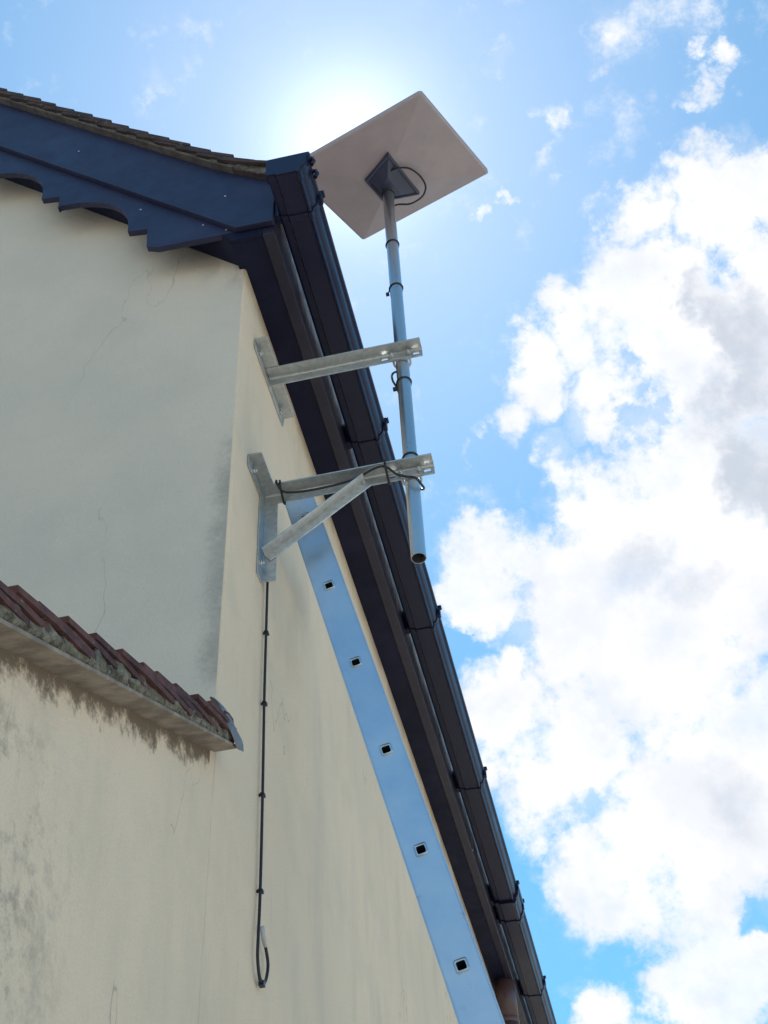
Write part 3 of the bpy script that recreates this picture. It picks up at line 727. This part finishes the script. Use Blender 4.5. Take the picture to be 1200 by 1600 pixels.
for z, tail in ((6.045, 0), (5.697, 0), (5.421, -1), (4.898, -1), (4.537, -1)):
    m = MB(); rr = RP + .0018; tl = .006
    m.tube([(XP + (rr + .0) * math.cos(a), YP + (rr + (.006 if math.sin(a) > .55 else 0)) * math.sin(a), z + tl * math.cos(a) * .3) for a in [2 * math.pi * k / 36 for k in range(36)]], .0024, 8, closed=True)
    if tail: m.box((XP - rr - .013, YP - .004, z - .030), (XP - rr - .002, YP + .004, z - .017)); m.tube([(XP - rr, YP, z), (XP - rr - .004, YP, z - .014), (XP - rr - .007, YP, z - .03)], .002, 6)
    m.build('cable_tie', M_TIE, cable)
for x in (.062, .372):
    m = MB(); zt = 4.465; o = .003; w = .0035
    path = [(x, YA - .042 - o, zt + o), (x + .001, YA + .004 + o, zt + o), (x + .002, YA + .004 + o, zt - .040 - o), (x + .001, YA - .003, zt - .043 - o), (x, YA - .042 - o, zt - .012)]
    for i in range(5):
        a, b = Vector(path[i]), Vector(path[(i + 1) % 5]); m.tube([a, b], w, 6)
    m.build('cable_tie', M_TIE, cable)
for y, z in ((.315, 3.969), (.318, 3.733), (.325, 3.462), (.333, 3.209)):
    m = MB(); m.tube([(.010 + .0048 * math.cos(a), y + .0048 * math.sin(a), z) for a in [2 * math.pi * k / 12 for k in range(12)]], .0018, 6, closed=True)
    m.box((.008, y + .004, z - .004), (.015, y + .013, z + .004)); m.box((0, y + .003, z - .003), (.008, y + .007, z + .003)); m.build('cable_clip', M_TIE, cable)
m = MB(); m.box((.006, .352, 2.991), (.018, .366, 3.001)); m.tube([(.012, .348, 3.004), (.014, .360, 2.996), (.012, .372, 3.010)], .003, 6); m.build('cable_tie', M_TIE, cable)

# ---------------------------------------------------------------- ladder leaning on the side wall, seen edge-on
lad = thing('ladder', (1.1, .52, 0), 'silver aluminium ladder leaning up the side wall beneath the brackets', 'ladder')
LT = 1.3408; ld = Vector((math.cos(LT), 0, -math.sin(LT))); lw = Vector((math.sin(LT), 0, math.cos(LT)))   # down the stile; across it
LY = .335; LK = (LY + 2.229) / 2.4197      # stands just beyond the lower bracket
H0 = Vector((.7932 - .5794 * LK, LY, 1.6 + 2.3734 * LK)); HW = .0418 * LK; RS = .28 * LK
s0, s1 = -.405, (H0.z - .03) / math.sin(LT)
hol = [i * RS for i in range(-1, 14) if i * RS < s1 - .1]
def stile(y, face):                                     # face: -1 = outside faces the viewer
    m = MB(); t = .026; h = .0105
    def Q(s, w, yy): v = H0 + ld * s + lw * w; return Vector((v.x, yy, v.z))
    yo = y if face < 0 else y + t; yi = y + t if face < 0 else y
    cuts = [s0]
    for q in hol: cuts += [q - h, q + h]
    cuts.append(s1)
    for yy in (yo, yi):
        for i in range(len(cuts) - 1):
            a, b = cuts[i], cuts[i + 1]
            spans = [(-HW, -h), (-h, h), (h, HW)] if i % 2 == 0 else [(-HW, -h), (h, HW)]
            for c, d in spans: m.add([Q(a, c, yy), Q(b, c, yy), Q(b, d, yy), Q(a, d, yy)], [(0, 1, 2, 3)])
    for w in (-HW, HW): 
        for i in range(len(cuts) - 1): m.add([Q(cuts[i], w, yo), Q(cuts[i + 1], w, yo), Q(cuts[i + 1], w, yi), Q(cuts[i], w, yi)], [(0, 1, 2, 3)])
    for s in (s0, s1):
        for c, d in ((-HW, -h), (-h, h), (h, HW)): m.add([Q(s, c, yo), Q(s, d, yo), Q(s, d, yi), Q(s, c, yi)], [(0, 1, 2, 3)])
    for w in (-HW + .0015, HW - .0045, -HW * .52, HW * .52 - .003):
        pr = .0022 if abs(w) > HW * .8 else .0009
        if face < 0:
            if abs(w) > HW * .8: q = [Q(s0, w, yo - pr), Q(s1, w, yo - pr), Q(s1, w + .003, yo - pr), Q(s0, w + .003, yo - pr), Q(s0, w, yo), Q(s1, w, yo), Q(s1, w + .003, yo), Q(s0, w + .003, yo)]; m.add(q, [(0, 1, 2, 3), (0, 4, 5, 1), (3, 2, 6, 7), (0, 3, 7, 4), (1, 5, 6, 2)])
    return m.build('stile', M_ALU, lad, bevel=.0012, merge=False)
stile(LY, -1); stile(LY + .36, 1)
def sq(m, s, r, y0, y1, rad=.004):
    pts = []
    for sx, sy, a0 in ((1, 1, 0), (-1, 1, 90), (-1, -1, 180), (1, -1, 270)):
        for k in range(4):
            a = math.radians(a0 + 30 * k); pts.append((sx * (r - rad) + rad * math.cos(a), sy * (r - rad) + rad * math.sin(a)))
    def Q(p, y): v = H0 + ld * (s + p[0]) + lw * p[1]; return Vector((v.x, y, v.z))
    return [[Q(p, y) for p in pts] for y in (y0, y1)]
for q in hol:
    m = MB(); n = 16
    y0, y1 = LY - .0015, LY + .36 + .026 + .0015
    o = sq(m, q, .0128, y0, y1); i_ = sq(m, q, .0102, y0, y1); deep = sq(m, q, .0102, LY + .11, LY + .26)
    quad = [(k, (k + 1) % n, n + (k + 1) % n, n + k) for k in range(n)]
    m.add(o[0] + o[1], quad, True)
    m.add(o[0] + i_[0], quad); m.add(o[1] + i_[1], quad)
    f0 = sq(m, q, .0152, LY - .0035, LY + .001, .0055); f1 = sq(m, q, .0138, LY - .0055, LY); m.add(f0[1] + f0[0], quad, True); m.add(f0[0] + f1[0], quad, True); m.add(f1[0] + o[0], quad, True)   # swaged rim
    rg = m.build('rung', M_ALU, lad, merge=False)
    m = MB(); i2 = sq(m, q, .0101, y0 + .004, y1 - .004); 
    m.add(i_[0] + deep[0], quad, True); m.add(deep[0], [tuple(range(n))])
    m.build('rung_bore', M_BLACK, rg, merge=False)  # black bore: the darkness inside the hollow rung painted in
for y in (LY, LY + .36):
    m = MB(); v = H0 + ld * s1; m.box((v.x - .055, y - .006, .0), (v.x + .055, y + .032, .034)); m.build('rubber_foot', M_TIE, lad, bevel=.004)
